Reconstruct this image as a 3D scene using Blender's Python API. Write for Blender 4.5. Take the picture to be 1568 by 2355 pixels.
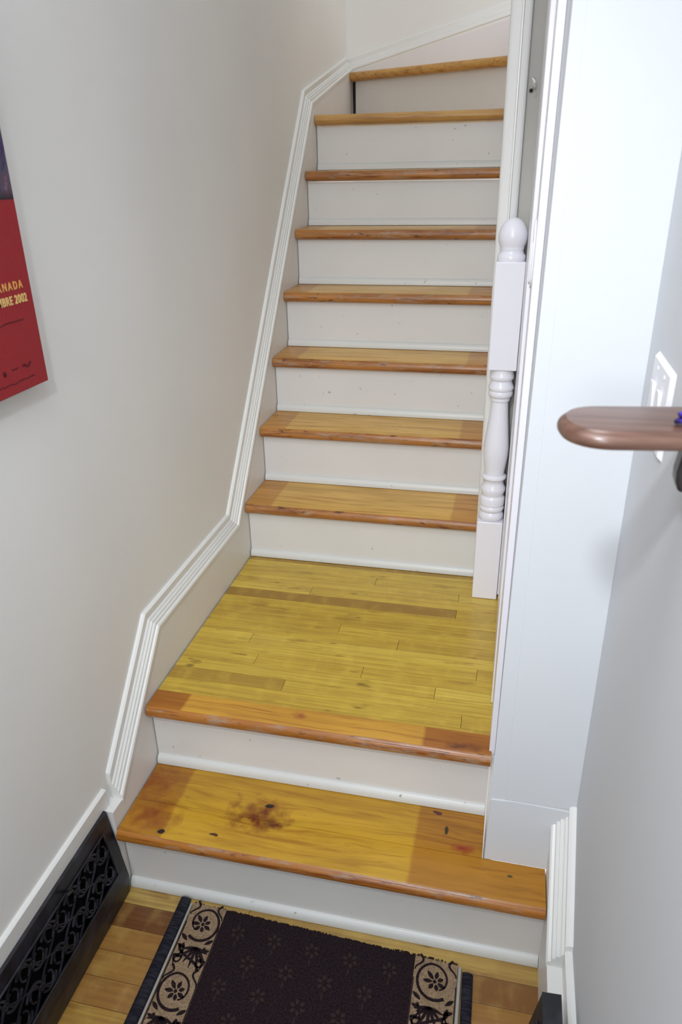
import bpy, math, random
from mathutils import Vector, Matrix
random.seed(7)
for o in list(bpy.data.objects): bpy.data.objects.remove(o)
SC = bpy.context.scene
COL = SC.collection

# ---------------------------------------------------------------- camera
CAM = Vector((0.7833, 0.0, 1.5372))
YAW, PITCH, ROLL, FPX = -0.232652, 0.438725, -0.020196, 1696.44
cy, sy, cp, sp = math.cos(YAW), math.sin(YAW), math.cos(PITCH), math.sin(PITCH)
F = Vector((sy*cp, cy*cp, -sp)); R0 = Vector((cy, -sy, 0)); U0 = R0.cross(F)
cr, sr = math.cos(ROLL), math.sin(ROLL)
R = cr*R0 + sr*U0; U = -sr*R0 + cr*U0
cam_d = bpy.data.cameras.new('camera'); cam = bpy.data.objects.new('camera', cam_d); COL.objects.link(cam)
M = Matrix.Identity(4)
for i in range(3):
    M[i][0] = R[i]; M[i][1] = U[i]; M[i][2] = -F[i]; M[i][3] = CAM[i]
cam.matrix_world = M
cam_d.sensor_fit = 'VERTICAL'; cam_d.sensor_height = 36.0; cam_d.lens = FPX/2355*36.0
cam_d.clip_start = 0.02
cam_d.dof.use_dof = True; cam_d.dof.focus_distance = 2.1; cam_d.dof.aperture_fstop = 7.0
SC.camera = cam

# ---------------------------------------------------------------- light
w = bpy.data.worlds.new('world'); SC.world = w; w.use_nodes = True
bg = w.node_tree.nodes['Background']; bg.inputs[0].default_value = (0.95, 0.965, 1.0, 1); bg.inputs[1].default_value = 1.30
def area(name, loc, target, size, power, col, spread=180):
    d = bpy.data.lights.new(name, 'AREA'); d.shape = 'DISK'; d.size = size; d.energy = power; d.color = col
    d.spread = math.radians(spread)
    o = bpy.data.objects.new(name, d); COL.objects.link(o); o.location = loc
    o.rotation_euler = (Vector(target)-Vector(loc)).to_track_quat('-Z', 'Y').to_euler()
    return o
def spot(name, loc, target, size, power, col, deg):
    d = bpy.data.lights.new(name, 'SPOT'); d.shadow_soft_size = size; d.energy = power; d.color = col
    d.spot_size = math.radians(deg); d.spot_blend = 1.0
    o = bpy.data.objects.new(name, d); COL.objects.link(o); o.location = loc
    o.rotation_euler = (Vector(target)-Vector(loc)).to_track_quat('-Z', 'Y').to_euler()
    return o
FL = (0.59, -0.15, 2.10)                 # the flash, up and left of the lens: its shadows fall right and down
spot('flash_beam_light', FL, (0.62, 2.0, 0.85), 0.05, 18, (0.90, 0.95, 1.0), 60)
spot('flash_flood_light', FL, (0.62, 1.5, 0.20), 0.05, 37, (0.86, 0.93, 1.0), 80)
spot('hall_fill_light', (0.45, -2.4, 2.0), (0.5, 2.0, 0.9), 0.3, 120, (0.93, 0.96, 1.0), 42)  # added fill from far behind the lens, evens out the flash falloff
area('overhead_fill_light', (0.5, 0.2, 2.7), (0.5, 0.6, 0), 0.9, 12.5, (0.90, 0.94, 1.0))  # added overhead fill without a known lamp, lifts the ambient level
vs = SC.view_settings
vs.view_transform = 'Standard'; vs.look = 'None'; vs.exposure = 0.0; vs.gamma = 1.0; vs.use_curve_mapping = False

# ---------------------------------------------------------------- materials
def newmat(name, rough=0.5, spec=0.5):
    m = bpy.data.materials.new(name); m.use_nodes = True
    nt = m.node_tree; b = nt.nodes['Principled BSDF']
    b.inputs['Roughness'].default_value = rough
    b.inputs['Specular IOR Level'].default_value = spec
    return m, nt, b
def N(nt, t, **kw):
    n = nt.nodes.new(t)
    for k, v in kw.items():
        if k in ('inp',):
            for a, c in v.items(): n.inputs[a].default_value = c
        else: setattr(n, k, v)
    return n
def L(nt, a, b): nt.links.new(a, b)
def ramp(nt, fac, stops, interp='LINEAR'):
    r = nt.nodes.new('ShaderNodeValToRGB'); r.color_ramp.interpolation = interp
    el = r.color_ramp.elements
    while len(el) < len(stops): el.new(0.5)
    for e, (p, c) in zip(el, stops): e.position = p; e.color = (*c, 1)
    L(nt, fac, r.inputs[0]); return r.outputs[0]
def mixc(nt, fac, a, b, mode='MIX'):
    m = nt.nodes.new('ShaderNodeMix'); m.data_type = 'RGBA'; m.blend_type = mode
    for s, v in ((0, fac), (6, a), (7, b)):
        if hasattr(v, 'links'): L(nt, v, m.inputs[s])
        elif isinstance(v, (int, float)): m.inputs[s].default_value = v
        else: m.inputs[s].default_value = (*v, 1)
    return m.outputs[2]
def math_(nt, op, a, b=None, c=None, clamp=False):
    m = nt.nodes.new('ShaderNodeMath'); m.operation = op; m.use_clamp = clamp
    for i, v in enumerate((a, b, c)):
        if v is None: continue
        if hasattr(v, 'links'): L(nt, v, m.inputs[i])
        else: m.inputs[i].default_value = v
    return m.outputs[0]
def pos(nt):
    # all meshes of the place are modelled in the same metric frame as their object coordinates + location
    return N(nt, 'ShaderNodeNewGeometry').outputs['Position']
def noise(nt, vec, scale=(1,1,1), sc=1.0, detail=4, rough=0.5, dist=0.0, loc=(0,0,0)):
    mp = N(nt, 'ShaderNodeMapping'); mp.inputs['Scale'].default_value = scale; mp.inputs['Location'].default_value = loc
    L(nt, vec, mp.inputs[0])
    n = N(nt, 'ShaderNodeTexNoise'); n.inputs['Scale'].default_value = sc; n.inputs['Detail'].default_value = detail
    n.inputs['Roughness'].default_value = rough; n.inputs['Distortion'].default_value = dist
    L(nt, mp.outputs[0], n.inputs['Vector']); return n.outputs[0]
def bump(nt, b, h, strength=0.2, dist=0.002):
    n = N(nt, 'ShaderNodeBump'); n.inputs['Strength'].default_value = strength; n.inputs['Distance'].default_value = dist
    L(nt, h, n.inputs['Height']); L(nt, n.outputs[0], b.inputs['Normal'])
def paint(name, col, rough=0.5, var=0.03, bs=0.15, bscale=60, specks=0.0, spec=0.4):
    m, nt, b = newmat(name, rough, spec); p = pos(nt)
    n1 = noise(nt, p, sc=2.2, detail=5)
    c2 = tuple(max(0, x*(1-var*2)) for x in col); c1 = tuple(min(1, x*(1+var*0.6)) for x in col)
    c = ramp(nt, n1, [(0.3, c2), (0.7, c1)])
    if specks:
        v = N(nt, 'ShaderNodeTexNoise'); v.inputs['Scale'].default_value = 55; v.inputs['Detail'].default_value = 3; L(nt, p, v.inputs['Vector'])
        mask = ramp(nt, v.outputs[0], [(0.71, (0,0,0)), (0.76, (1,1,1))])
        c = mixc(nt, math_(nt, 'MULTIPLY', mask, specks), c, (0.12, 0.11, 0.09))
    L(nt, c, b.inputs['Base Color'])
    bump(nt, b, noise(nt, p, sc=bscale, detail=3), bs, 0.001)
    return m
M_WALL = paint('cream_wall_paint', (0.845, 0.84, 0.81), 0.65, 0.02, 0.25, 40)
M_WALLR = paint('white_wall_paint', (0.68, 0.70, 0.725), 0.7, 0.012, 0.35, 45, spec=0.2)
M_SKIRT = paint('cream_skirting_paint', (0.82, 0.81, 0.785), 0.42, 0.03, 0.3, 25)
M_RISER = paint('cream_riser_paint', (0.725, 0.715, 0.69), 0.38, 0.03, 0.3, 22, specks=0.55)
M_COVE = paint('cream_cove_paint', (0.69, 0.70, 0.675), 0.32, 0.03, 0.3, 40, specks=0.8)
M_TRIM = paint('white_gloss_paint', (0.80, 0.80, 0.77), 0.25, 0.02, 0.2, 30)
M_TRIMW = paint('bright_white_gloss_paint', (0.82, 0.81, 0.86), 0.25, 0.01, 0.15, 30)
M_TRIMR = paint('rough_white_paint', (0.78, 0.755, 0.765), 0.32, 0.02, 0.9, 30)
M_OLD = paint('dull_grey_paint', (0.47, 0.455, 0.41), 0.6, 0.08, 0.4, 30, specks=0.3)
M_PLASTIC = paint('white_switch_plastic', (0.84, 0.83, 0.86), 0.3, 0.0, 0.0)

def wood(name, mid, dark, ends, band=None, knots=(), warp=1.0, rough=0.3, edge_wear=False, grain=1.0, fade=None):
    m, nt, b = newmat(name, rough, 0.5); p = pos(nt)
    w1 = noise(nt, p, (2.0, 9.0, 9.0), 1.0, 3, 0.5)
    off = N(nt, 'ShaderNodeVectorMath', operation='MULTIPLY_ADD')
    cx = N(nt, 'ShaderNodeCombineXYZ'); L(nt, w1, cx.inputs[1]); L(nt, w1, cx.inputs[2])
    L(nt, cx.outputs[0], off.inputs[0]); off.inputs[1].default_value = (0, 0.05*warp, 0.02*warp); L(nt, p, off.inputs[2])
    pv = off.outputs[0]
    g1 = noise(nt, pv, (2.5, 75, 75), 1.0, 5, 0.62)
    g2 = noise(nt, pv, (9, 260, 200), 1.0, 3, 0.6)
    g = math_(nt, 'ADD', math_(nt, 'MULTIPLY', g1, 0.72), math_(nt, 'MULTIPLY', g2, 0.28))
    c = ramp(nt, g, [(0.38, dark), (0.49, mid), (0.64, tuple(min(1, x*1.12) for x in mid))])
    blotch = noise(nt, p, (3, 10, 10), 1.0, 4, 0.6, loc=(3, 1, 5))
    c = mixc(nt, ramp(nt, blotch, [(0.45, (0,0,0)), (0.8, (0.7,0.7,0.7))]), c, tuple(x*0.8 for x in dark))
    sep = N(nt, 'ShaderNodeSeparateXYZ'); L(nt, p, sep.inputs[0])
    if band:
        wob = math_(nt, 'MULTIPLY', math_(nt, 'SUBTRACT', noise(nt, p, (6, 25, 6), 1.0, 4), 0.5), 0.012)
        x = math_(nt, 'ADD', sep.outputs[0], wob)
        sl = math_(nt, 'MULTIPLY', math_(nt, 'SUBTRACT', x, band[0]-0.004), 120, clamp=True)
        s2 = math_(nt, 'MULTIPLY', math_(nt, 'SUBTRACT', band[1]+0.004, x), 120, clamp=True)
        inside = math_(nt, 'MULTIPLY', sl, s2)
        endc = mixc(nt, 1.0, c, ends, 'MULTIPLY')
        c = mixc(nt, inside, endc, c)
    for (kx, ky, rx, ry, s, col) in knots:
        q = N(nt, 'ShaderNodeMapping'); q.vector_type = 'POINT'
        q.inputs['Location'].default_value = (-kx/rx, -ky/ry, 0); q.inputs['Scale'].default_value = (1/rx, 1/ry, 0.0)
        nw = N(nt, 'ShaderNodeVectorMath', operation='MULTIPLY_ADD')
        nn = N(nt, 'ShaderNodeTexNoise'); nn.inputs['Scale'].default_value = 42; nn.inputs['Detail'].default_value = 4; L(nt, p, nn.inputs['Vector'])
        L(nt, nn.outputs['Color'], nw.inputs[0]); nw.inputs[1].default_value = (rx*1.9, ry*1.9, 0); L(nt, p, nw.inputs[2])
        sub = N(nt, 'ShaderNodeVectorMath', operation='SUBTRACT'); L(nt, nw.outputs[0], sub.inputs[0]); sub.inputs[1].default_value = (rx*0.95, ry*0.95, 0)
        L(nt, sub.outputs[0], q.inputs[0])
        ln = N(nt, 'ShaderNodeVectorMath', operation='LENGTH'); L(nt, q.outputs[0], ln.inputs[0])
        f = math_(nt, 'MULTIPLY', math_(nt, 'SUBTRACT', 1.0, ln.outputs['Value'], clamp=True), s, clamp=True)
        c = mixc(nt, f, c, col)
    if edge_wear:
        sc_ = noise(nt, p, (14, 90, 60), 1.0, 5, 0.7, loc=(9, 2, 0))
        c = mixc(nt, ramp(nt, sc_, [(0.54, (0,0,0)), (0.64, (0.75,0.75,0.75))]), c, (0.36, 0.25, 0.17))
        c = mixc(nt, ramp(nt, noise(nt, p, (20, 70, 70), 1.0, 4, 0.6, loc=(1, 7, 2)), [(0.60, (0,0,0)), (0.68, (0.8,0.8,0.8))]), c, (0.05, 0.02, 0.015))
    L(nt, c, b.inputs['Base Color'])
    rr = ramp(nt, blotch, [(0.3, (rough*0.8,)*3), (0.8, (rough*1.5,)*3)]); L(nt, rr, b.inputs['Roughness'])
    bump(nt, b, g, 0.12, 0.001)
    return m
AMB = (0.58, 0.300, 0.070); AMBD = (0.36, 0.140, 0.026); END = (0.74, 0.56, 0.50)
M_TREAD = wood('amber_pine_varnish', (0.67, 0.405, 0.095), (0.46, 0.235, 0.045), (0.80, 0.66, 0.62), band=(0.086, 0.645))
M_TREADU = wood('pale_amber_pine_varnish', (0.67, 0.415, 0.125), (0.49, 0.265, 0.065), (0.8, 0.66, 0.62), band=(0.082, 0.628))
M_TREAD1 = wood('knotty_orange_pine_varnish', (0.56, 0.315, 0.022), (0.40, 0.185, 0.012), (0.74, 0.58, 0.60), band=(0.105, 0.659),
    knots=[(0.300, 1.155, 0.085, 0.055, 1.1, (0.17, 0.035, 0.006)), (0.317, 1.184, 0.010, 0.008, 4, (0.02, 0.008, 0.004)),
           (0.345, 1.135, 0.035, 0.018, 1.3, (0.13, 0.03, 0.008)), (0.070, 1.100, 0.075, 0.05, 0.9, (0.20, 0.035, 0.006)),
           (0.102, 1.066, 0.009, 0.007, 4, (0.015, 0.008, 0.006)), (0.224, 1.082, 0.011, 0.004, 3, (0.08, 0.025, 0.01)),
           (0.765, 1.160, 0.035, 0.018, 1.2, (0.30, 0.03, 0.01)), (0.725, 1.20, 0.004, 0.014, 4, (0.04, 0.025, 0.01)),
           (0.865, 1.11, 0.009, 0.004, 2.0, (0.07, 0.06, 0.02)), (0.70, 1.245, 0.012, 0.006, 4, (0.10, 0.02, 0.015)),
           (0.02, 1.2, 0.07, 0.07, 0.9, (0.24, 0.06, 0.01))], warp=2.2)
M_TREAD2 = wood('orange_pine_varnish', (0.57, 0.295, 0.035), (0.38, 0.15, 0.020), (0.62, 0.43, 0.42), band=(0.092, 0.660),
    knots=[(0.745, 1.262, 0.05, 0.015, 1.0, (0.12, 0.03, 0.01)), (0.37, 1.29, 0.02, 0.012, 1.0, (0.3, 0.07, 0.02))])
M_NOSE = wood('worn_red_brown_nosing', (0.42, 0.175, 0.040), (0.21, 0.065, 0.018), END, rough=0.3, edge_wear=True)
M_NOSE1 = wood('worn_orange_nosing', (0.41, 0.155, 0.024), (0.22, 0.06, 0.014), END, rough=0.26, edge_wear=True)
M_NOSEU = wood('smooth_amber_nosing', (0.54, 0.30, 0.085), (0.36, 0.16, 0.04), END, rough=0.4)

def plank_mat(name, cols, dark):
    m, nt, b = newmat(name, 0.32, 0.5); p = pos(nt)
    at = N(nt, 'ShaderNodeAttribute'); at.attribute_name = 'tone'
    tone = at.outputs['Fac']
    base = ramp(nt, tone, cols)
    cx = N(nt, 'ShaderNodeCombineXYZ'); L(nt, math_(nt, 'MULTIPLY', tone, 37.0), cx.inputs[0]); L(nt, math_(nt, 'MULTIPLY', tone, 91.0), cx.inputs[2])
    ad = N(nt, 'ShaderNodeVectorMath', operation='ADD'); L(nt, p, ad.inputs[0]); L(nt, cx.outputs[0], ad.inputs[1])
    g = noise(nt, ad.outputs[0], (4, 110, 1), 1.0, 5, 0.6, dist=0.3)
    c = mixc(nt, ramp(nt, g, [(0.40, (0.5,)*3), (0.62, (0,)*3)]), base, dark)
    fl = noise(nt, ad.outputs[0], (26, 14, 1), 1.0, 3, 0.5)
    c = mixc(nt, ramp(nt, fl, [(0.5, (0,)*3), (0.72, (0.2,)*3)]), c, tuple(min(1, x*1.25) for x in cols[-1][1]))
    bl = noise(nt, ad.outputs[0], (6, 22, 1), 1.0, 4, 0.6, loc=(4, 4, 0))
    c = mixc(nt, ramp(nt, bl, [(0.58, (0,)*3), (0.72, (0.8,)*3)]), c, dark)
    kn = noise(nt, ad.outputs[0], (11, 30, 1), 1.0, 2, 0.5, loc=(7, 2, 0))
    c = mixc(nt, ramp(nt, kn, [(0.68, (0,)*3), (0.76, (0.85,)*3)]), c, tuple(x*0.55 for x in dark))
    at2 = N(nt, 'ShaderNodeAttribute'); at2.attribute_name = 'tone'
    L(nt, c, b.inputs['Base Color']); bump(nt, b, g, 0.08, 0.001)
    return m
M_MAPLE = plank_mat('yellow_maple_strips', [(0.0, (0.31, 0.175, 0.028)), (0.25, (0.46, 0.29, 0.036)), (0.6, (0.61, 0.415, 0.050)), (1.0, (0.70, 0.51, 0.080))], (0.32, 0.18, 0.025))
M_FLOOR = plank_mat('worn_maple_floor_strips', [(0.0, (0.14, 0.050, 0.016)), (0.3, (0.34, 0.17, 0.04)), (0.7, (0.44, 0.26, 0.05)), (1.0, (0.56, 0.40, 0.12))], (0.22, 0.10, 0.03))
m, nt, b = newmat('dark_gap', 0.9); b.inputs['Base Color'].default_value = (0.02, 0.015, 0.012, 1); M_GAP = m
m, nt, b = newmat('black_iron_paint', 0.38, 0.5)
L(nt, ramp(nt, noise(nt, pos(nt), sc=30, detail=4), [(0.45, (0.006, 0.006, 0.010)), (0.8, (0.03, 0.032, 0.045))]), b.inputs['Base Color']); bump(nt, b, noise(nt, pos(nt), sc=120, detail=3), 0.35, 0.001); M_IRON = m
m, nt, b = newmat('vent_cavity_black', 0.9, 0.1); b.inputs['Base Color'].default_value = (0.003, 0.003, 0.004, 1); M_CAV = m
m, nt, b = newmat('brown_stained_wood', 0.3, 0.6)
gg = noise(nt, pos(nt), (6, 90, 90), 1.0, 4, 0.6)
L(nt, ramp(nt, gg, [(0.35, (0.10, 0.045, 0.030)), (0.7, (0.19, 0.095, 0.062))]), b.inputs['Base Color']); b.inputs['Coat Weight'].default_value = 0.4; b.inputs['Coat Roughness'].default_value = 0.5; M_SHELF = m
m, nt, b = newmat('black_bracket_metal', 0.35, 0.6); b.inputs['Base Color'].default_value = (0.02, 0.015, 0.015, 1); M_BRK = m
m, nt, b = newmat('blue_cord', 0.5, 0.5)
L(nt, ramp(nt, noise(nt, pos(nt), sc=90, detail=3), [(0.4, (0.015, 0.01, 0.07)), (0.6, (0.07, 0.03, 0.62))]), b.inputs['Base Color']); M_BLUE = m

# ---------------------------------------------------------------- mesh helpers
class MB:
    def __init__(s): s.v = []; s.f = []; s.m = []; s.t = []
    def add(s, vs, fs, mi=0, tone=0.5):
        b = len(s.v); s.v += [tuple(v) for v in vs]
        for f in fs: s.f.append(tuple(b+i for i in f)); s.m.append(mi); s.t.append(tone)
        return s
    def box(s, x0, x1, y0, y1, z0, z1, mi=0, tone=0.5):
        vs = [(x, y, z) for z in (z0, z1) for y in (y0, y1) for x in (x0, x1)]
        return s.add(vs, [(0,2,3,1), (4,5,7,6), (0,1,5,4), (2,6,7,3), (0,4,6,2), (1,3,7,5)], mi, tone)
    def prism(s, poly, a0, a1, axis, mi=0, mis=None):
        # poly: 2D points; extruded along axis ('x': (y,z), 'y': (x,z), 'z': (x,y))
        n = len(poly)
        def P(p, a): return {'x': (a, p[0], p[1]), 'y': (p[0], a, p[1]), 'z': (p[0], p[1], a)}[axis]
        vs = [P(p, a0) for p in poly] + [P(p, a1) for p in poly]
        b = len(s.v); s.v += vs
        for i in range(n):
            j = (i+1) % n; s.f.append((b+i, b+j, b+n+j, b+n+i)); s.m.append(mis[i] if mis else mi); s.t.append(0.5)
        s.f.append(tuple(b+i for i in range(n))[::-1]); s.m.append(mi); s.t.append(0.5)
        s.f.append(tuple(b+n+i for i in range(n))); s.m.append(mi); s.t.append(0.5)
        return s
    def rings(s, rs, close=True, caps=True, mi=0):
        n = len(rs[0]); b = len(s.v)
        for r in rs: s.v += [tuple(p) for p in r]
        for k in range(len(rs)-1):
            for i in range(n if close else n-1):
                j = (i+1) % n
                s.f.append((b+k*n+i, b+k*n+j, b+(k+1)*n+j, b+(k+1)*n+i)); s.m.append(mi); s.t.append(0.5)
        if caps:
            s.f.append(tuple(b+i for i in range(n))[::-1]); s.m.append(mi); s.t.append(0.5)
            s.f.append(tuple(b+(len(rs)-1)*n+i for i in range(n))); s.m.append(mi); s.t.append(0.5)
        return s
    def lathe(s, prof, cx, cy_, n=40, lean=None, mi=0):
        rs = []
        for z, r in prof:
            ox = cx + (lean(z) if lean else 0)
            rs.append([(ox + r*math.cos(2*math.pi*i/n), cy_ + r*math.sin(2*math.pi*i/n), z) for i in range(n)])
        return s.rings(rs, mi=mi)
    def tube(s, pts, r, n=8, mi=0):
        pts = [Vector(p) for p in pts]; rs = []
        for k, p in enumerate(pts):
            d = (pts[min(k+1, len(pts)-1)] - pts[max(k-1, 0)]).normalized()
            a = d.cross(Vector((0, 0, 1)));
            if a.length < 1e-3: a = d.cross(Vector((1, 0, 0)))
            a.normalize(); c = d.cross(a)
            rr = r(k/(len(pts)-1)) if callable(r) else r
            rs.append([p + rr*(a*math.cos(2*math.pi*i/n) + c*math.sin(2*math.pi*i/n)) for i in range(n)])
        return s.rings(rs, mi=mi)
    def build(s, name, mats, parent=None, smooth=False, bevel=0, tones=False):
        me = bpy.data.meshes.new(name)
        o_loc = parent_loc(parent)
        me.from_pydata([(x-o_loc[0], y-o_loc[1], z-o_loc[2]) for x, y, z in s.v], [], s.f)
        for m in (mats if isinstance(mats, (list, tuple)) else [mats]): me.materials.append(m)
        for p, mi in zip(me.polygons, s.m): p.material_index = mi; p.use_smooth = smooth
        if tones:
            at = me.attributes.new('tone', 'FLOAT', 'FACE')
            for i, t in enumerate(s.t): at.data[i].value = t
        me.validate()
        import bmesh
        bm = bmesh.new(); bm.from_mesh(me); bmesh.ops.recalc_face_normals(bm, faces=bm.faces); bm.to_mesh(me); bm.free()
        if smooth: me.set_sharp_from_angle(angle=math.radians(38))
        o = bpy.data.objects.new(name, me); COL.objects.link(o)
        if parent: o.parent = parent
        if bevel:
            md = o.modifiers.new('bevel', 'BEVEL'); md.width = bevel; md.segments = 2; md.limit_method = 'ANGLE'; md.angle_limit = math.radians(40)
        return o
LOCS = {}
def parent_loc(p):
    t = Vector((0, 0, 0))
    while p is not None: t += LOCS.get(p.name, Vector((0, 0, 0))); p = p.parent
    return t
def empty(name, loc, label=None, cat=None, group=None):
    o = bpy.data.objects.new(name, None); COL.objects.link(o); o.location = loc; o.empty_display_size = 0.05
    LOCS[o.name] = Vector(loc)
    if label: o['label'] = label; o['category'] = cat
    if group: o['group'] = group
    return o
def struct(o): o['kind'] = 'structure'; return o
def lean(z): return 0.0035*(z-0.4)

# ---------------------------------------------------------------- stair numbers
Z = [0, 0.1964, 0.3857, 0.5781, 0.7691, 0.9582, 1.1472, 1.3356, 1.5217, 1.7097, 1.905]
Y = [0, 1.049, 1.248, 1.994, 2.180, 2.350, 2.516, 2.687, 2.849, 3.006]
T = 0.034; OV = 0.022            # tread thickness, nosing overhang
XW = -0.030; XR = 0.979; YB = 3.72
XE = 0.722                        # right end of the upper treads
TOPZ = 4.3

# ---------------------------------------------------------------- room shell
struct(MB().box(-0.13, XW, -1.6, YB+0.1, -0.1, TOPZ).build('wall_left', M_WALL))
struct(MB().box(XW, 1.9, YB, YB+0.1, -0.1, TOPZ).build('wall_back', M_WALL))
struct(MB().box(XR, XR+0.1, -1.6, 1.145, -0.1, TOPZ).build('wall_right', M_WALLR))
def lean(z): return 0.0035*(z-0.4)
# front-facing wall right of the stairs; its free corner leans very slightly
mb = MB(); a, c = 0.810, 0.825
mb.add([(a,1.145,0.196),(XR+0.1,1.145,0.196),(XR+0.1,1.26,0.196),(0.815,1.26,0.196),
        (a+0.036,1.145,TOPZ),(XR+0.1,1.145,TOPZ),(XR+0.1,1.26,TOPZ),(0.8155+lean(TOPZ),1.26,TOPZ)],
       [(0,1,2,3),(4,5,6,7),(0,1,5,4),(1,2,6,5),(2,3,7,6),(3,0,4,7)])
struct(mb.build('wall_front', M_WALLR))
struct(MB().box(0.832, XR+0.1, 1.261, 1.99, 0.2, TOPZ).build('wall_side', M_WALLR))
struct(MB().box(XE+0.001, 0.80, 2.031, 3.05, 0.387, TOPZ).build('wall_partition', M_WALL))
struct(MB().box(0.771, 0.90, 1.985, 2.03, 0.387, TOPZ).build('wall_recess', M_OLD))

# floor: strips running across the hall
def strips(y0, y1, wd, x0, x1, z0, z1, joints, tones, over=None):
    mb = MB(); y = y1; r = 0
    while y > y0 + 0.005:
        ya = max(y-wd, y0)
        js = joints.get(r)
        if js is None:
            js = []; x = x0 + random.uniform(0.1, 0.6)
            while x < x1-0.1: js.append(x); x += random.uniform(0.35, 0.8)
        xs = [x0] + js + [x1]
        for k in range(len(xs)-1):
            t = (over or {}).get((r, k))
            if t is None: t = random.choice(tones)+random.uniform(-.05, .05)
            mb.box(xs[k]+0.0004, xs[k+1]-0.0004, ya+0.0005, y-0.0005, z0, z1, 0, t)
        y -= wd; r += 1
    return mb
mb = strips(-1.6, 1.075, 0.057, -0.03, XR, -0.02, 0.0, {1: [0.5], 0: [0.3]}, [0.3, 0.45, 0.6, 0.75], {(1, 0): 0.0, (1, 1): 0.12, (0, 0): 0.9, (0, 1): 0.85})
struct(mb.build('floor', M_FLOOR, tones=True, bevel=0.0006))
struct(MB().box(-0.03, XR, -1.6, 1.3, -0.1, -0.0205).build('floor', M_GAP))

# ---------------------------------------------------------------- skirting boards with moulded caps
CAP = [(0.0, 0.050), (0.006, 0.050), (0.010, 0.047), (0.010, 0.030), (0.0135, 0.0270), (0.0150, 0.0215), (0.0175, 0.0232), (0.0200, 0.0215),
       (0.0205, 0.0160), (0.0230, 0.0172), (0.0250, 0.0155), (0.0262, 0.0095), (0.0300, 0.0085), (0.0325, 0.0050), (0.0325, -0.0020), (0.0302, -0.0040), (0.0302, -0.016), (0.0, -0.016)]
def sweep_cap(path, place, prof=CAP):
    # path: 2D polyline (a, z) of the cap's lower line; place(a, z, d) -> 3D with d = distance out of the wall
    rs = []
    for i, (a, z) in enumerate(path):
        p = Vector((a, z))
        d1 = (p - Vector(path[i-1])).normalized() if i > 0 else None
        d2 = (Vector(path[i+1]) - p).normalized() if i < len(path)-1 else None
        if d1 is None: n = Vector((-d2.y, d2.x)); s = 1
        elif d2 is None: n = Vector((-d1.y, d1.x)); s = 1
        else:
            n1 = Vector((-d1.y, d1.x)); n2 = Vector((-d2.y, d2.x)); n = (n1+n2).normalized(); s = 1/max(0.3, n.dot(n1))
        if i == 0 or i == len(path)-1: n = Vector((0, 1)); s = 1.0 if abs((d2 or d1).y) < 0.3 else 1/(abs((d2 or d1).x))
        rs.append([place(a+n.x*s*off, z+n.y*s*off, d) for d, off in prof])
    return rs
LP = [(-1.55, 0.243), (1.094, 0.243), (1.365, 0.529), (1.927, 0.529), (2.981, 1.743), (3.69, 1.918)]
pl = lambda a, z, d: (XW+d, a, z)
skirt = MB()
skirt.prism([(1.052, 0.0), (1.052, 0.245), (1.094, 0.243), (1.365, 0.529), (1.927, 0.529), (2.981, 1.743), (3.69, 1.918), (3.72, 1.5), (2.2, 0.2), (1.3, 0.0)], XW, 0.0, 'x')
skirt.box(XW, -0.024, -1.55, 1.052, 0.0, 0.25)
struct(skirt.build('trim_1', M_SKIRT))
struct(MB().rings(sweep_cap(LP[1:], pl)).build('trim_2', M_TRIM, smooth=False))
# level run above the vent: only the backing edge shows
lvl = [(0.0, 0.050), (0.006, 0.050), (0.010, 0.047), (0.010, -0.002), (0.0, -0.002)]
struct(MB().rings([[pl(a, 0.243+off, d) for d, off in lvl] for a in (-1.55, 1.07)]).build('trim_3', M_TRIM))
# back wall skirting
bp_ = lambda a, z, d: (a, YB-d, z)
BP = [(0.0, 1.921), (1.6, 2.325)]
sk = MB().prism([(0.0, 1.872), (0.0, 1.921), (1.6, 2.325), (1.6, 1.872)], YB-0.03, YB, 'y')
struct(sk.build('trim_4', M_TRIMR))
struct(MB().rings(sweep_cap([(XW, 1.913)]+BP[1:], bp_)).build('trim_5', M_TRIM))
# right wall skirting beside the first steps
rp = lambda a, z, d: (XR-d*1.34, a, z)
RP = [(0.955, 0.165), (1.145, 0.318)]
sk = MB().prism([(0.872, 0.0), (0.872, 0.165), (0.955, 0.165), (1.145, 0.318), (1.145, 0.0)], XR-0.041, XR, 'x')
struct(sk.build('trim_6', M_SKIRT))
struct(MB().rings(sweep_cap(RP, rp)).build('trim_7', M_TRIM))
struct(MB().rings([[rp(a, 0.165+off, d) for d, off in lvl] for a in (-1.55, 0.957)]).build('trim_15', M_TRIM))
struct(MB().box(XR-0.026, XR, -1.55, 0.871, 0.0, 0.166).build('trim_16', M_SKIRT))
# plinth board on the front wall
struct(MB().prism([(0.811, 0.197), (0.813, 0.368), (0.86, 0.371), (0.90, 0.370), (0.965, 0.366), (0.974, 0.366), (0.974, 0.197)], 1.1425, 1.146, 'y').build('baseboard_front', M_WALLR, bevel=0.001))
# joint of corner board and plaster
def leanbox(x0, x1, y0, y1, z0, z1, k=1.0):
    return MB().add([(x0+k*lean(z0), y0, z0), (x1+k*lean(z0), y0, z0), (x1+k*lean(z0), y1, z0), (x0+k*lean(z0), y1, z0),
                     (x0+k*lean(z1), y0, z1), (x1+k*lean(z1), y0, z1), (x1+k*lean(z1), y1, z1), (x0+k*lean(z1), y1, z1)],
                    [(0,3,2,1), (4,5,6,7), (0,1,5,4), (1,2,6,5), (2,3,7,6), (3,0,4,7)])
struct(MB().box(0.8405, XR, 1.1438, 1.1455, 0.372, TOPZ).build('trim_8', M_WALLR, bevel=0.0008))
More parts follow.
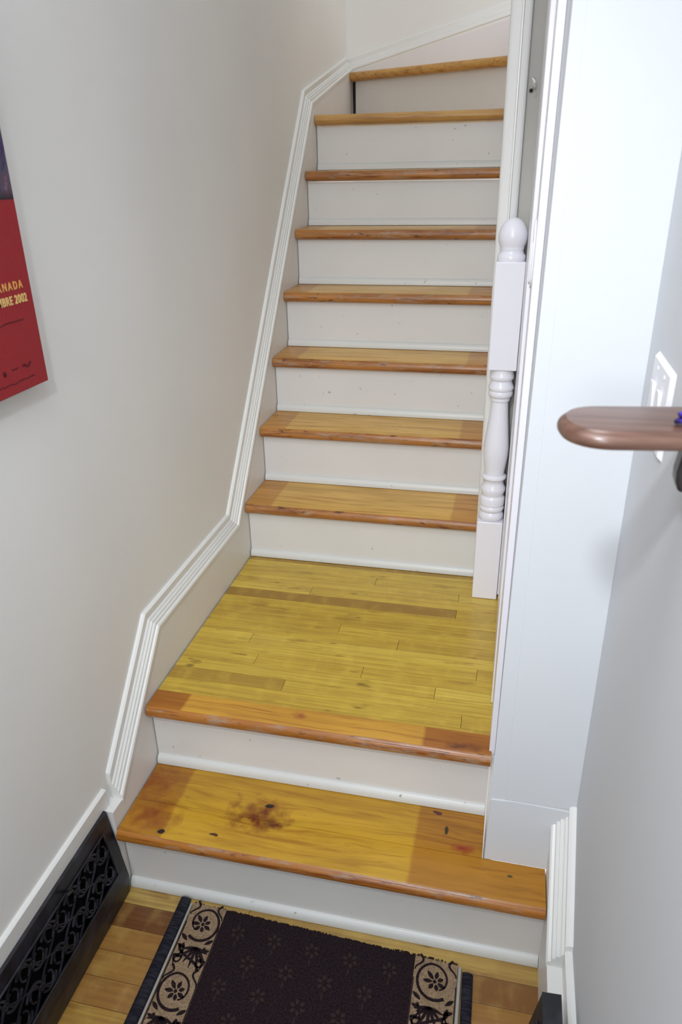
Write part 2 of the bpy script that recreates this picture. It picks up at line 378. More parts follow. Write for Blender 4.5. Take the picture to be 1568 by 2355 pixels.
# casing boards on the side wall right of the landing
struct(leanbox(0.8030, 0.8155, 1.261, 1.42, 0.376, TOPZ).build('trim_9', M_TRIMW, bevel=0.0015))
struct(leanbox(0.8000, 0.8155, 1.4205, 1.984, 0.387, TOPZ, -.1).build('trim_10', M_TRIMW, bevel=0.0015))
struct(MB().box(0.8095, 0.83, 1.262, 1.984, 0.0, 0.3755).build('trim_12', M_SKIRT))
# end casing of the partition, rounded with a raised ridge
pa = [(0.722, 1.984), (0.722, 1.972), (0.725, 1.966), (0.731, 1.963), (0.742, 1.9625), (0.7465, 1.961), (0.7485, 1.957), (0.751, 1.957), (0.753, 1.962), (0.762, 1.9635), (0.768, 1.967), (0.770, 1.972), (0.770, 1.984)]
struct(MB().prism(pa, 0.387, TOPZ, 'z').build('trim_13', M_TRIM, smooth=True))
struct(MB().box(XE+0.001, 0.7705, 1.9845, 2.0305, 0.387, TOPZ).build('trim_14', M_TRIM))

# ---------------------------------------------------------------- staircase
st = empty('staircase', (0.40, 1.04, 0.0), 'narrow wooden staircase with varnished pine treads, cream painted risers and a maple strip landing', 'staircase')
def nose_profile(yf, yb, zt, t=T):
    r = t/2; pts = []
    for k in range(9):
        a = math.pi/2 + math.pi*k/8
        pts.append((yf + r*0.9 + r*0.9*math.cos(a), zt - r + r*math.sin(a)))
    # wider flat top then worn front
    return [(yb, zt)] + pts + [(yb, zt-t)]
def tread(yf, yb, zt, x0, x1, mats, label=None, extra=None, name='tread'):
    poly = nose_profile(yf-0.008, yb, zt)
    mis = [0]*len(poly)
    for i in range(2, len(poly)-1): mis[i] = 1
    mb = MB().prism(poly, x0, x1, 'x', 0, mis)
    if extra: mb.box(*extra)
    o = mb.build(name, mats, st, smooth=True, bevel=0)
    if label: o['label'] = label
    return o
def riser(i, x1, z0, z1, x0=0.003, cove=True):
    yf = Y[i]+OV
    o = MB().box(x0, x1, yf, yf+0.016, z0, z1).build('riser', M_RISER, st)
    if cove:
        g = 0.0016; poly = [(yf, z0+g)] + [(yf-0.013*math.cos(k*math.pi/14), z0+g+0.004+0.019*math.sin(k*math.pi/14)) for k in range(8)]
        poly.insert(1, (yf-0.013, z0+g))
        LOCS[o.name] = Vector((0, 0, 0))
        MB().prism(poly, x0+0.001, x1-0.001, 'x').build('cove_moulding', M_COVE, o, smooth=True)
    # fine scotia lip right under the tread
    return o
riser(1, 0.938, 0, Z[1]-T)
tread(Y[1], 1.143, Z[1], 0.003, 0.936, [M_TREAD1, M_NOSE1], 'knotty orange bottom tread, paler in the middle where a runner lay', (0.003, 0.806, 1.1425, 1.285, Z[1]-T, Z[1]))
riser(2, 0.806, Z[1], Z[2]-T)
tread(Y[2], Y[2]+0.061, Z[2], 0.003, 0.808, [M_TREAD2, M_NOSE1], 'orange landing nosing board with darker red ends', name='landing_nosing')
# landing: maple strips, joints read from the photograph
yl0, yl1 = Y[2]+0.061, Y[3]+0.036
wl = 0.0443
J = {}
rows = int(round((yl1-yl0)/wl))
def row(y): return int((yl1-y)/wl)
for x, y in [(0.252, 1.82), (0.381, 1.675), (0.688, 1.775), (0.156, 1.557), (0.761, 1.522), (0.667, 1.43), (0.300, 1.382), (0.737, 1.332), (0.688, 1.87), (0.433, 1.93), (0.55, 1.60), (0.20, 1.47), (0.48, 1.49)]:
    J.setdefault(row(y), []).append(x)
for r in range(rows+1): J.setdefault(r, []); J[r].sort()
ov = {(row(1.775), 0): 0.02, (0, 0): 0.1}
ov[(row(1.382), 0)] = 0.18
mb = strips(yl0, yl1, wl, 0.003, 0.806, Z[2]-0.019, Z[2]-0.0005, J, [0.45, 0.6, 0.7, 0.85, 0.95], ov)
o = mb.build('landing', M_MAPLE, st, tones=True, bevel=0.0005); o['label'] = 'yellow maple strip landing'
LOCS[o.name] = Vector((0, 0, 0))
MB().box(0.003, 0.806, yl0, yl1, Z[2]-0.04, Z[2]-0.0195).build('subfloor', M_GAP, o)
for i in range(3, 10):
    zt, zb = Z[i], Z[i-1]
    riser(i, XE, zb, zt-T-(0.0055 if i > 7 else 0.002))
    yb = (Y[i+1] + OV+0.014) if i < 9 else None
    mats = [M_TREAD, M_NOSE] if i < 6 else [M_TREADU, M_NOSE if i < 9 else M_NOSEU]
    if i < 9: tread(Y[i], yb, zt, 0.002, XE, mats)
# winder treads turning right at the top
def winder(poly, zt, mats, nose_edge):
    # poly counter-clockwise (x, y); nose_edge: index of the front edge
    mb = MB(); mb.prism(poly, zt-T, zt, 'z', 0)
    a = Vector((*poly[nose_edge], zt-T/2)); b_ = Vector((*poly[nose_edge+1], zt-T/2))
    mb2 = []
    mb.tube([a, b_], T/2, 16, 1)
    return mb.build('winder_tread', mats, st, smooth=True)
winder([(0.002, Y[9]+0.009), (XE, Y[9]+0.009), (1.1, 3.10), (1.1, 3.30), (XE, 3.36), (0.002, 3.689)], Z[9], [M_TREADU, M_NOSEU], 0)
winder([(0.003, 3.645), (0.722, 3.315), (0.80, 3.28), (0.90, 3.69), (0.003, 3.689)], Z[10], [M_TREADU, M_NOSEU], 0)
mb = MB(); mb.prism([(0.83, 3.06), (1.7, 3.06), (1.7, 3.689), (0.90, 3.689)], Z[10]+0.156, Z[10]+0.19, 'z'); mb.build('winder_tread', [M_TREADU], st)
mb = MB(); mb.prism([(0.85, 3.06), (0.866, 3.06), (0.936, 3.689), (0.92, 3.689)], Z[10], Z[10]+0.156, 'z'); mb.build('riser', [M_RISER], st)
d = Vector((0.722, -0.33)).normalized(); n = Vector((-d.y, d.x))
p0 = Vector((0.011, 3.645)) + n*0.022; p1 = p0 + d*0.86
mb = MB().prism([tuple(p0), tuple(p1), tuple(p1+n*0.016), tuple(p0+n*0.016)], Z[9], Z[10]-T, 'z'); mb.build('riser', [M_RISER], st)

MB().prism([(0.0005, 3.7), (0.9, 3.7), (0.9, 3.719), (0.0005, 3.719)], 1.55, 1.871, 'z').build('gap_shade_panel', M_GAP, st)  # near-black sheet, paints the shade inside the top riser's side gap
# ---------------------------------------------------------------- newel post
PX, PY = 0.7625, 1.920
pl_ = lambda z: 0.0045*(z-0.9)
np_ = empty('newel_post', (PX, PY, Z[2]), 'white painted turned newel post with an acorn finial standing on the landing', 'newel post')
def pblock(z0, z1, h):
    vs = []
    for z in (z0, z1):
        ox = PX + pl_(z); vs += [(ox-h, PY-h, z), (ox+h, PY-h, z), (ox+h, PY+h, z), (ox-h, PY+h, z)]
    return MB().add(vs, [(3,2,1,0), (4,5,6,7), (0,1,5,4), (1,2,6,5), (2,3,7,6), (3,0,4,7)])
pblock(Z[2], 0.632, 0.035).build('lower_block', M_TRIMW, np_, bevel=0.0018)
pblock(1.060, 1.322, 0.035).build('upper_block', M_TRIMW, np_, bevel=0.0018)
# heights from pixel rows on the post's axis
def zrow(v):
    u = 1118 + (1198-v)*(1176-1118)/(1198-540)
    dd = F + R*((u-784)/FPX) - U*((v-1177.5)/FPX)
    return CAM.z + dd.z*(PY-CAM.y)/dd.y
sc_ = 0.000555*2
def rr(wpx): return wpx*0.00112/2
shaft = [(1199, 50), (1194, 50), (1190, 46), (1187, 54), (1181, 57), (1175, 54), (1171, 48), (1168, 54), (1163, 57), (1159, 54), (1157, 50), (1155, 56), (1142, 57), (1139, 55), (1135, 49), (1129, 52),
         (1122, 57), (1117, 55), (1110, 47), (1103, 45), (1099, 50), (1095, 56), (1091, 55), (1088, 45), (1080, 46), (1065, 51), (1045, 56), (1028, 57), (1005, 53), (980, 48), (950, 42), (930, 39), (921, 38), (919, 44), (916, 45),
         (912, 44), (909, 52), (905, 55), (900, 55), (896, 52), (894, 55), (889, 58), (884, 54), (877, 48), (873, 47), (870, 52), (866, 55), (861, 55), (858, 52), (853, 52)]
prof = []
for v, wd in shaft:
    z = zrow(v); dist = math.sqrt((PX-CAM.x)**2 + PY**2 + (z-CAM.z)**2)
    prof.append((z, wd/2*dist/FPX*0.97))
prof[0] = (0.628, prof[0][1]); prof[-1] = (1.064, prof[-1][1]); prof.sort()
MB().lathe(prof, PX, PY, 48, pl_).build('turned_shaft', M_TRIMW, np_, smooth=True)
fin = [(603, 58), (598, 60), (596, 61), (588, 61), (585, 58), (583, 54), (577, 50), (573, 51), (570, 53), (568, 52), (565, 54), (556, 60), (546, 63), (535, 61.5), (524, 55), (514, 45), (506, 32), (501, 16), (499.5, 3)]
prof = []
for v, wd in fin:
    z = zrow(v); dist = math.sqrt((PX-CAM.x)**2 + PY**2 + (z-CAM.z)**2)
    prof.append((z, wd/2*dist/FPX*0.97))
prof[0] = (1.320, prof[0][1]); prof.sort()
MB().lathe(prof, PX, PY, 48, pl_).build('acorn_finial', M_TRIMW, np_, smooth=True)
# thin packing strip fixed to the post's right side
vs = leanbox(0.7965, 0.8005, 1.892, 1.95, 0.400, 1.32, 1.25).build('side_strip', M_TRIMW, np_)

# painted-over lock keeper on the casing
kp = empty('lock_keeper', (0.806, 1.34, 1.40), 'small white painted oval lock keeper on the door casing beside the acorn finial', 'lock keeper')
def oval_plate(mb, x0, x1, yc, zc, hw, hh, n=20):
    pts = []
    for k in range(n):
        a = 2*math.pi*k/n
        ex = hw*math.copysign(abs(math.cos(a))**1, math.cos(a)); ez = (hh-hw)*(1 if math.sin(a) >= 0 else -1) + hw*math.sin(a)
        pts.append((yc+ex, zc+ez))
    mb.prism(pts, x0, x1, 'x')
oval_plate(m1 := MB(), 0.8035, 0.8068, 1.335, 1.398, 0.030, 0.055); m1.build('plate', M_TRIMW, kp, smooth=True, bevel=0.001)
oval_plate(m1 := MB(), 0.8005, 0.8037, 1.325, 1.385, 0.012, 0.034); m1.build('knob', M_TRIM, kp, smooth=True, bevel=0.001)
hk = empty('wall_hook', (0.786, 1.984, 1.69), 'tiny painted hook high in the recess right of the partition casing', 'hook')
MB().tube([(0.786, 1.985, 1.692), (0.786, 1.972, 1.694), (0.784, 1.965, 1.700), (0.783, 1.966, 1.708)], 0.0042, 10).build('hook_arm', M_TRIM, hk, smooth=True)
MB().lathe([(1.681, 0.001), (1.683, 0.004), (1.687, 0.004), (1.689, 0.001)], 0.7795, 1.982, 12).build('screw_hole', M_GAP, hk)

# ---------------------------------------------------------------- poster on the left wall
po = empty('poster', (-0.01, 0.80, 1.43), 'red and purple mounted poster with yellow CANADA lettering on the left wall', 'poster')
PYR, PZ0, PZT, PZM, PXF = 1.120, 1.207, 2.02, 1.499, -0.003
m, nt, b = newmat('poster_red_print', 0.55, 0.3)
L(nt, ramp(nt, noise(nt, pos(nt), sc=400, detail=1), [(0.3, (0.28, 0.015, 0.022)), (0.7, (0.34, 0.024, 0.030))]), b.inputs['Base Color']); M_RED = m
m, nt, b = newmat('poster_violet_print', 0.5, 0.4); p = pos(nt)
c = ramp(nt, noise(nt, p, (1, 22, 16), 1.0, 5, 0.7, 0.6), [(0.30, (0.012, 0.010, 0.018)), (0.42, (0.05, 0.02, 0.10)), (0.50, (0.07, 0.075, 0.11)), (0.58, (0.12, 0.05, 0.09)), (0.66, (0.16, 0.12, 0.15)), (0.75, (0.03, 0.015, 0.09))])
sz = N(nt, 'ShaderNodeSeparateXYZ'); L(nt, p, sz.inputs[0])
c = mixc(nt, math_(nt, 'MULTIPLY', math_(nt, 'SUBTRACT', 1.515, sz.outputs[2]), 60, clamp=True), c, (0.012, 0.008, 0.010))
L(nt, c, b.inputs['Base Color']); M_VIO = m
m, nt, b = newmat('poster_board_edge', 0.6, 0.3); b.inputs['Base Color'].default_value = (0.06, 0.03, 0.05, 1); M_EDGE = m
MB().box(-0.012, PXF-0.0008, 0.52, PYR, PZ0, PZT).build('backing_board', M_EDGE, po, bevel=0.0008)
MB().box(-0.0299, -0.0125, 0.60, 1.04, 1.80, 1.90).build('hanging_batten', M_EDGE, po)
MB().box(PXF-0.0008, PXF, 0.521, PYR-0.0008, PZ0+0.001, PZM).build('red_panel', M_RED, po)
MB().box(PXF-0.0008, PXF, 0.521, PYR-0.0008, PZM, PZT-0.001).build('picture_panel', M_VIO, po)
m, nt, b = newmat('poster_yellow_ink', 0.6, 0.3); b.inputs['Base Color'].default_value = (0.72, 0.36, 0.10, 1); M_YEL = m
m, nt, b = newmat('poster_pale_yellow_ink', 0.6, 0.3); b.inputs['Base Color'].default_value = (0.74, 0.50, 0.18, 1); M_YEL2 = m
m, nt, b = newmat('poster_black_ink', 0.6, 0.3); b.inputs['Base Color'].default_value = (0.06, 0.008, 0.012, 1); M_INK = m
def text(s, yright, z, size, mat, sx=1.0, space=1.0, off=0.0, name='lettering', shear=0):
    cu = bpy.data.curves.new(name, 'FONT'); cu.body = s; cu.size = size; cu.align_x = 'RIGHT'; cu.extrude = 0.0003; cu.space_character = space; cu.offset = off; cu.shear = shear
    t = bpy.data.objects.new(name, cu); COL.objects.link(t)
    dg = bpy.context.evaluated_depsgraph_get(); dg.update()
    me = bpy.data.meshes.new_from_object(t.evaluated_get(dg)); bpy.data.objects.remove(t)
    me.transform(Matrix(((0, 0, 1, PXF+0.0004+0.01), (sx, 0, 0, yright-0.80), (0, 1, 0, z-1.43), (0, 0, 0, 1))))
    me.materials.clear(); me.materials.append(mat)
    o = bpy.data.objects.new(name, me); COL.objects.link(o); o.parent = po; return o
text('CANADA', 1.098, 1.3675, 0.0165, M_YEL, 0.86, 1.5, 0.0006)
text('NOVEMBRE 2002', 1.104, 1.3455, 0.0180, M_YEL2, 0.82, 1.12, 0.0006)
for zc, ya in ((1.319, 1.085), (1.2255, 1.085)):
    MB().tube([(PXF+0.0001, ya-0.003*k, zc+random.uniform(-0.0016, 0.0016)) for k in range(70)], 0.0007, 5).build('print_line', M_INK, po)
mb = MB()
for k in range(9):
    a0 = 0.9*k; y = 1.058+0.0025*k; mb.tube([(PXF+0.0002, y, 1.246+0.003*math.sin(a0)), (PXF+0.0002, y+0.003, 1.247+0.0035*math.cos(a0))], 0.0011, 6)
for k in range(5): mb.tube([(PXF+0.0002, 1.030+0.0035*k, 1.246), (PXF+0.0002, 1.0315+0.0035*k, 1.2485)], 0.0008, 6)
for k in range(8):
    a0 = k*math.pi/4; mb.tube([(PXF+0.0002, 1.010, 1.245), (PXF+0.0002, 1.010+0.004*math.cos(a0), 1.245+0.0045*math.sin(a0))], 0.0009, 6)
mb.build('sponsor_marks', M_INK, po)

# ---------------------------------------------------------------- cast iron baseboard vents
def vent(name, yend, length, mir, label, lever_y):
    X = (lambda x: x) if not mir else (lambda x: 0.904 - x*1.15)
    e = empty(name, (X(-0.005), yend-length/2, 0.0), label, 'vent cover', 'black iron baseboard vents')
    A = Vector((-0.014, 0.250)); B = Vector((0.012, 0.062)); dv = (B-A); Lf = dv.length; dv.normalize(); nv = Vector((-dv.y, dv.x)); nv = nv if nv.x > 0 else -nv
    def P(y, s, o): q = A + dv*s + nv*o; return (X(q.x), y, q.y)
    mb = MB(); y0, y1 = yend-length, yend; mg = 0.032
    # frame bars
    def bar(ya, yb_, sa, sb, o0=-0.004, o1=0.0):
        vs = [P(y, s, o) for o in (o0, o1) for s in (sa, sb) for y in (ya, yb_)]
        mb.add(vs, [(0,2,3,1), (4,5,7,6), (0,1,5,4), (2,6,7,3), (0,4,6,2), (1,3,7,5)])
    bar(y0, y1, 0, mg); bar(y0, y1, Lf-mg, Lf); bar(y0, y0+mg, mg, Lf-mg); bar(y1-mg, y1, mg, Lf-mg)
    # inner bead
    ring = [P(y0+mg, mg, 0.001), P(y1-mg, mg, 0.001), P(y1-mg, Lf-mg, 0.001), P(y0+mg, Lf-mg, 0.001), P(y0+mg, mg, 0.001)]
    for a_, b2 in zip(ring, ring[1:]): mb.tube([a_, b2], 0.0028, 8)
    # sides, top, foot
    bx = -0.0235 if not mir else -0.0412
    for ya, yb_ in ((y0, y0+0.004), (y1-0.004, y1)):
        mb.prism([(X(bx), 0.0), (X(bx), 0.252), (X(A.x), A.y), (X(B.x), B.y), (X(0.006), 0.0)], ya, yb_, 'y')
    mb.prism([(X(bx), 0.246), (X(bx), 0.254), (X(A.x+0.001), 0.2515), (X(A.x), 0.246)], y0, y1, 'y')
    mb.prism([(X(B.x-0.004), B.y+0.002), (X(B.x), B.y), (X(B.x+0.001), B.y-0.006), (X(0.006), 0.0), (X(0.002), 0.0)], y0, y1, 'y')
    mb.build('frame', M_IRON, e, smooth=True, bevel=0.0008)
    c = MB(); vs = [P(y, s, -0.006) for s in (0.01, Lf-0.01) for y in (y0+0.006, y1-0.006)]
    c.add(vs, [(0, 1, 3, 2)]); 
    c2 = MB(); c2.prism([(X(-0.0225), 0.01), (X(-0.0225), 0.24), (X(-0.019), 0.24), (X(-0.006), 0.02)], y0+0.006, y1-0.006, 'y'); c2.build('duct_back', M_CAV, e)
    # scroll grille
    g = MB(); cell = (Lf-2*mg)/2; ny = int((length-2*mg)/(cell*1.15)); cw = (length-2*mg)/ny
    for i in range(ny):
        for j in range(2):
            cy0 = y0+mg+cw*(i+0.5); cs = mg+cell*(j+0.5)
            for sgn in (1, -1):
                # S scroll: two opposed spirals
                for ph in (0, math.pi):
                    pts = []
                    for k in range(15):
                        t = k/14; a0 = ph + sgn*(0.4+t*3.9); r0 = 0.48-0.33*t
                        pts.append(P(cy0+cw*(0.28*math.cos(ph)*sgn*0.9) + cw*r0*math.cos(a0)*0.62, cs+cell*r0*math.sin(a0)*1.0, -0.002))
                    g.tube(pts, lambda t: 0.0032-0.0012*t, 6)
            for s1, s2 in ((1, 1), (1, -1)):
                pts = [P(cy0+s1*cw*0.5*t, cs+s2*cell*0.5*(t**1.0)+0.003*math.sin(t*3.14)*s2, -0.003) for t in [k/8*2-1 for k in range(9)]]
                g.tube(pts, 0.0024, 6)
            pts = [P(cy0+0.006*math.cos(a0), cs+0.006*math.sin(a0), -0.001) for a0 in [k*math.pi/5 for k in range(11)]]
            g.tube(pts, 0.0022, 6)
    g.build('scroll_grille', M_IRON, e, smooth=True)
    if mir: return e
    lv = MB(); q = P(lever_y, 0.030, 0.002); q2 = P(lever_y-0.004, 0.026, 0.014); q3 = P(lever_y-0.012, 0.022, 0.016)
    lv.tube([q, q2, q3], 0.0035, 10); lv.build('lever', M_IRON, e, smooth=True)
    return e
vent('vent_cover', 1.047, 0.46, False, 'long black iron scrollwork vent cover on the left wall baseboard', 0.87)
vent('vent_cover', 0.846, 0.46, True, 'black iron vent cover against the right wall baseboard, only its end showing', 0.84)

# ---------------------------------------------------------------- rug
RO = Vector((0.134, 1.047, 0.0))
ru = empty('rug', tuple(RO), 'dark brown runner rug with tan floral side borders at the foot of the stairs', 'rug')
def rg(u, wv, z): return (RO.x+u+0.012*wv, RO.y-wv-0.036*u, z)
m, nt, b = newmat('dark_brown_rug_pile', 0.95, 0.1); p = pos(nt)
L(nt, ramp(nt, noise(nt, p, sc=260, detail=3), [(0.35, (0.010, 0.006, 0.009)), (0.7, (0.030, 0.018, 0.020))]), b.inputs['Base Color']); bump(nt, b, noise(nt, p, sc=500, detail=2), 0.6, 0.002); M_PILE = m
m, nt, b = newmat('tan_rug_pile', 0.95, 0.1); p = pos(nt)
L(nt, ramp(nt, noise(nt, p, sc=300, detail=3), [(0.35, (0.20, 0.135, 0.08)), (0.7, (0.36, 0.26, 0.165))]), b.inputs['Base Color']); bump(nt, b, noise(nt, p, sc=500, detail=2), 0.6, 0.002); M_TAN = m
m, nt, b = newmat('brown_rug_motif', 0.95, 0.1); b.inputs['Base Color'].default_value = (0.034, 0.024, 0.021, 1); M_MOT = m
m, nt, b = newmat('black_rug_binding', 0.8, 0.2); p = pos(nt)
L(nt, ramp(nt, noise(nt, p, (30, 300, 30), 1.0, 2), [(0.4, (0.008, 0.007, 0.013)), (0.6, (0.025, 0.024, 0.035))]), b.inputs['Base Color']); M_BIND = m
m, nt, b = newmat('grey_rug_cord', 0.8, 0.2); b.inputs['Base Color'].default_value = (0.36, 0.36, 0.33, 1); M_CORD = m
LEN = 1.9; WD = 0.672
def slab(mb, u0, u1, w0, w1, z0, z1, mi=0, nseg=1):
    vs = [rg(u, wv, z) for z in (z0, z1) for wv in (w0, w1) for u in (u0, u1)]
    mb.add(vs, [(0,2,3,1), (4,5,7,6), (0,1,5,4), (2,6,7,3), (0,4,6,2), (1,3,7,5)], mi)
def ribbon(mb, pts, wfun, z, mi):
    vs = []; n_ = len(pts)
    for k, (u, wv) in enumerate(pts):
        a_ = pts[max(k-1, 0)]; b2 = pts[min(k+1, n_-1)]; dx, dy = b2[0]-a_[0], b2[1]-a_[1]; l_ = math.hypot(dx, dy) or 1
        hw = wfun(k/(n_-1)); vs.append(rg(u-dy/l_*hw, wv+dx/l_*hw, z)); vs.append(rg(u+dy/l_*hw, wv-dx/l_*hw, z))
    mb.add(vs, [(2*k, 2*k+1, 2*k+3, 2*k+2) for k in range(n_-1)], mi)
def leaf(mb, u, wv, ang, ln, wd_, z, mi):
    pts = [(u+math.cos(ang)*ln*t, wv+math.sin(ang)*ln*t) for t in [k/6 for k in range(7)]]
    ribbon(mb, pts, lambda t: wd_*math.sin(math.pi*min(0.97, 0.06+t*0.92))+0.0004, z, mi)
H = 0.008
fld = MB(); slab(fld, 0.116, 0.550, 0, LEN, 0.001, H)
for r in range(24):
    for c_ in range(5):
        u = 0.160+0.085*c_+(0.0425 if r % 2 else 0); wv = 0.045+r*0.060
        if u > 0.53: continue
        for k in range(6):
            a0 = k*math.pi/3+0.3; leaf(fld, u+0.006*math.cos(a0), wv+0.006*math.sin(a0), a0, 0.011, 0.0032, H+0.0003, 1)
        leaf(fld, u, wv+0.018, 1.57, 0.016, 0.0015, H+0.0003, 1)
fld.build('field', [M_PILE, M_MOT], ru)
def border(u0, u1, flip):
    mb = MB(); slab(mb, u0, u1, 0, LEN, 0.001, H)
    z = H+0.0004; uc = (u0+u1)/2; hw = (u1-u0)/2; per = 0.150; k = 0; wv = 0.046
    n_ = int(LEN/per)
    s = 1 if flip else -1
    for j in range(n_):
        w0 = wv+j*per; sg = s*(1 if j % 2 == 0 else -1)
        # big C-scroll medallion
        pts = []
        for q in range(34):
            t = q/33; a0 = -2.2+t*6.3; r0 = 0.036*(1-0.50*max(0, t-0.55)/0.45)
            pts.append((uc + sg*(-r0*math.cos(a0)), w0 - r0*1.05*math.sin(a0)*1.0))
        ribbon(mb, pts, lambda t: 0.0034-0.0016*t, z, 1)
        # flower in medallion
        for q in range(7):
            a0 = q*2*math.pi/7+0.4; leaf(mb, uc+0.006*math.cos(a0)+sg*0.001, w0+0.006*math.sin(a0), a0, 0.0165+0.004*math.sin(q*5), 0.0040, z, 1)
        leaf(mb, uc-0.004, w0, 0, 0.008, 0.004, z+0.0001, 1)
        # linking palmette
        wm = w0+per/2
        for q in range(7):
            a0 = (math.pi/2)+(q-3)*0.42*1.0; leaf(mb, uc-sg*0.006, wm-0.022, a0, 0.046-0.005*abs(q-3), 0.0030, z+0.0001, 1)
        pts = [(uc+sg*(0.030-0.052*t)+sg*0.010*math.sin(t*6), wm-0.020+0.045*t) for t in [q/12 for q in range(13)]]
        ribbon(mb, pts, lambda t: 0.0030, z, 1)
        for sd in (-1, 1):
            for q in range(3):
                leaf(mb, uc+sd*hw*0.92, w0+0.024*q+0.030, math.pi/2+sd*(0.9+0.3*q), 0.021, 0.0038, z, 1)
            ribbon(mb, [(uc+sd*(hw-0.0012), w0+q*0.01) for q in range(16)], lambda t: 0.0010, z, 1)
            pts = [(uc+sd*(hw-0.014)-sd*0.006*math.sin(q*0.7), w0+0.05+q*0.006) for q in range(9)]
            ribbon(mb, pts, lambda t: 0.0028*(1-0.6*t), z, 1)
            pts = [(uc+sd*(hw-0.010)-sd*0.008*math.sin(t*5), w0-0.052+0.035*t) for t in [q/8 for q in range(9)]]
            ribbon(mb, pts, lambda t: 0.0028*(1-0.5*t), z, 1)
            pts = [(uc+sd*(hw-0.014)+sd*0.009*math.cos(t*4.6), wm+0.004+0.014*math.sin(t*4.6)) for t in [q/9 for q in range(10)]]
            ribbon(mb, pts, lambda t: 0.0026*(1-0.4*t), z, 1)
    o = mb.build('floral_border', [M_TAN, M_PILE], ru); return o
border(0.036, 0.116, False); border(0.550, 0.640, True)
for (ua, ub) in ((0.0, 0.026), (WD-0.022, WD)):
    mb = MB(); rs = []
    for wv in [k*LEN/40 for k in range(41)]:
        bulge = 0.0015*math.sin(wv*9)
        rs.append([rg((ua+ub)/2+(ub-ua)/2*math.cos(a0)+(bulge if ua > 0.3 else 0), wv+(0.012 if ua > 0.3 else -0.006), max(0.0005, 0.0055+0.0065*math.sin(a0))) for a0 in [q*math.pi/6 for q in range(12)]])
    mb.rings(rs); mb.build('edge_binding', M_BIND, ru, smooth=True)
for u in (0.031, 0.6445):
    mb = MB(); mb.tube([rg(u, wv, 0.0075) for wv in [0.004+k*LEN/30 for k in range(31)]], 0.0028 if u < 0.3 else 0.0036, 8); mb.build('edge_cord', M_CORD, ru, smooth=True)
mb = MB()
for k in range(420):
    u = random.uniform(0.035, 0.64)
    if u < 0.12 and random.random() < 0.6: continue
    l_ = random.uniform(0.001, 0.006)*(1.35 if u > 0.5 else 0.8); du = random.uniform(-0.004, 0.004)
    mb.tube([rg(u, 0.003, 0.005), rg(u+du*0.5, -l_*0.6, 0.006), rg(u+du, -l_, 0.003)], 0.0011, 5)
o = mb.build('frayed_end', M_PILE, ru); o['kind'] = 'stuff'

# ---------------------------------------------------------------- light switches
sw = empty('light_switch', (XR, 1.010, 1.247), 'white double light switch plate on the right wall above the brown wooden shelf', 'light switch')
mb = MB(); y0, y1, z0, z1 = 0.939, 1.068, 1.190, 1.302
mb.add([(XR, y0, z0), (XR, y1, z0), (XR, y1, z1), (XR, y0, z1), (XR-0.006, y0+0.005, z0+0.005), (XR-0.006, y1-0.005, z0+0.005), (XR-0.006, y1-0.005, z1-0.005), (XR-0.006, y0+0.005, z1-0.005)],
       [(0,1,5,4), (1,2,6,5), (2,3,7,6), (3,0,4,7), (4,5,6,7), (0,3,2,1)])
mb.build('plate', M_PLASTIC, sw)
for yc in (0.979, 1.028):
    mb = MB(); mb.prism([(XR-0.006, 1.222), (XR-0.006, 1.270), (XR-0.012, 1.272), (XR-0.0085, 1.222)], yc-0.008, yc+0.008, 'y'); mb.build('rocker', M_PLASTIC, sw, bevel=0.0008)
    for zc in (1.288, 1.206): MB().tube([(XR-0.0055, yc, zc), (XR-0.0070, yc, zc)], 0.003, 10).build('screw', M_PLASTIC, sw)

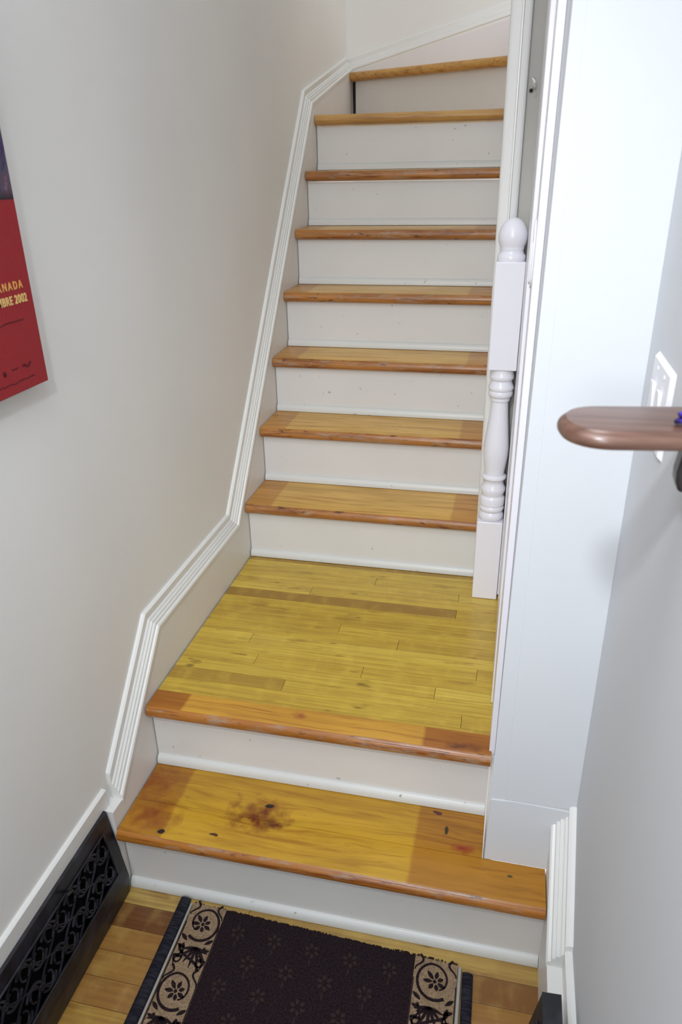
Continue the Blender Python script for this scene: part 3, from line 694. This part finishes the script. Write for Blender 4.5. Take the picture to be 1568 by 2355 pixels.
# ---------------------------------------------------------------- wooden shelf
ZS = 1.31
sh = empty('wall_shelf', (XR, 0.75, ZS), 'glossy brown wooden shelf with a rounded end jutting from the right wall', 'shelf')
def outline(inset, n=18):
    # rounded-end board; axis turned a few degrees from the wall's normal
    c0 = Vector((0.880, 0.7305)); hw = 0.0475-inset; ax = Vector((0.991, 0.135)); pr = Vector((-0.135, 0.991))
    pts = []
    pts.append(Vector((XR, 0)) * 0 + c0 - pr*hw + ax*((XR-(c0-pr*hw).x)/ax.x))
    pts.append(c0 + pr*hw + ax*((XR-(c0+pr*hw).x)/ax.x))
    for k in range(n+1):
        a0 = math.pi/2 + math.pi*k/n; e_ = 0.92
        pts.append(c0 + ax*(0.047-inset)*math.copysign(abs(math.cos(a0))**e_, math.cos(a0)) + pr*hw*math.copysign(abs(math.sin(a0))**e_, math.sin(a0)))
    return pts
mb = MB(); prof = [(0.007, ZS-0.0185), (0.003, ZS-0.0175), (0.0005, ZS-0.014), (0.0, ZS-0.010), (0.0012, ZS-0.0065), (0.0042, ZS-0.0035), (0.0055, ZS-0.003), (0.0075, ZS-0.0005), (0.0100, ZS)]
rs = [[(p.x, p.y, z) for p in outline(i)] for i, z in prof]
mb.rings(rs); mb.build('board', M_SHELF, sh, smooth=True)
def bk(): # curved metal bracket below the board
    mb = MB(); prof = [(XR, ZS-0.0187), (0.9535, ZS-0.0187), (0.9495, ZS-0.050), (0.950, ZS-0.060), (0.9535, ZS-0.069), (0.958, ZS-0.072), (0.963, ZS-0.068), (0.966, ZS-0.057), (XR, ZS-0.050)]
    mb.prism(prof, 0.722, 0.745, 'y'); return mb
bk().build('bracket', M_BRK, sh, smooth=True, bevel=0.003)
bl = empty('blue_cord', (0.953, 0.752, ZS), 'small tangle of dark blue cord lying on the brown wooden shelf', 'cord')
mb = MB(); pts = []
for k in range(60):
    t = k/59; a0 = t*20; r0 = 0.0075+0.003*math.sin(t*31)
    pts.append((0.945+r0*math.cos(a0)+0.010*t, 0.715+r0*math.sin(a0), ZS+0.003+0.010*abs(math.sin(t*7))))
mb.tube(pts, 0.0024, 8); mb.build('cord_loops', M_BLUE, bl, smooth=True)
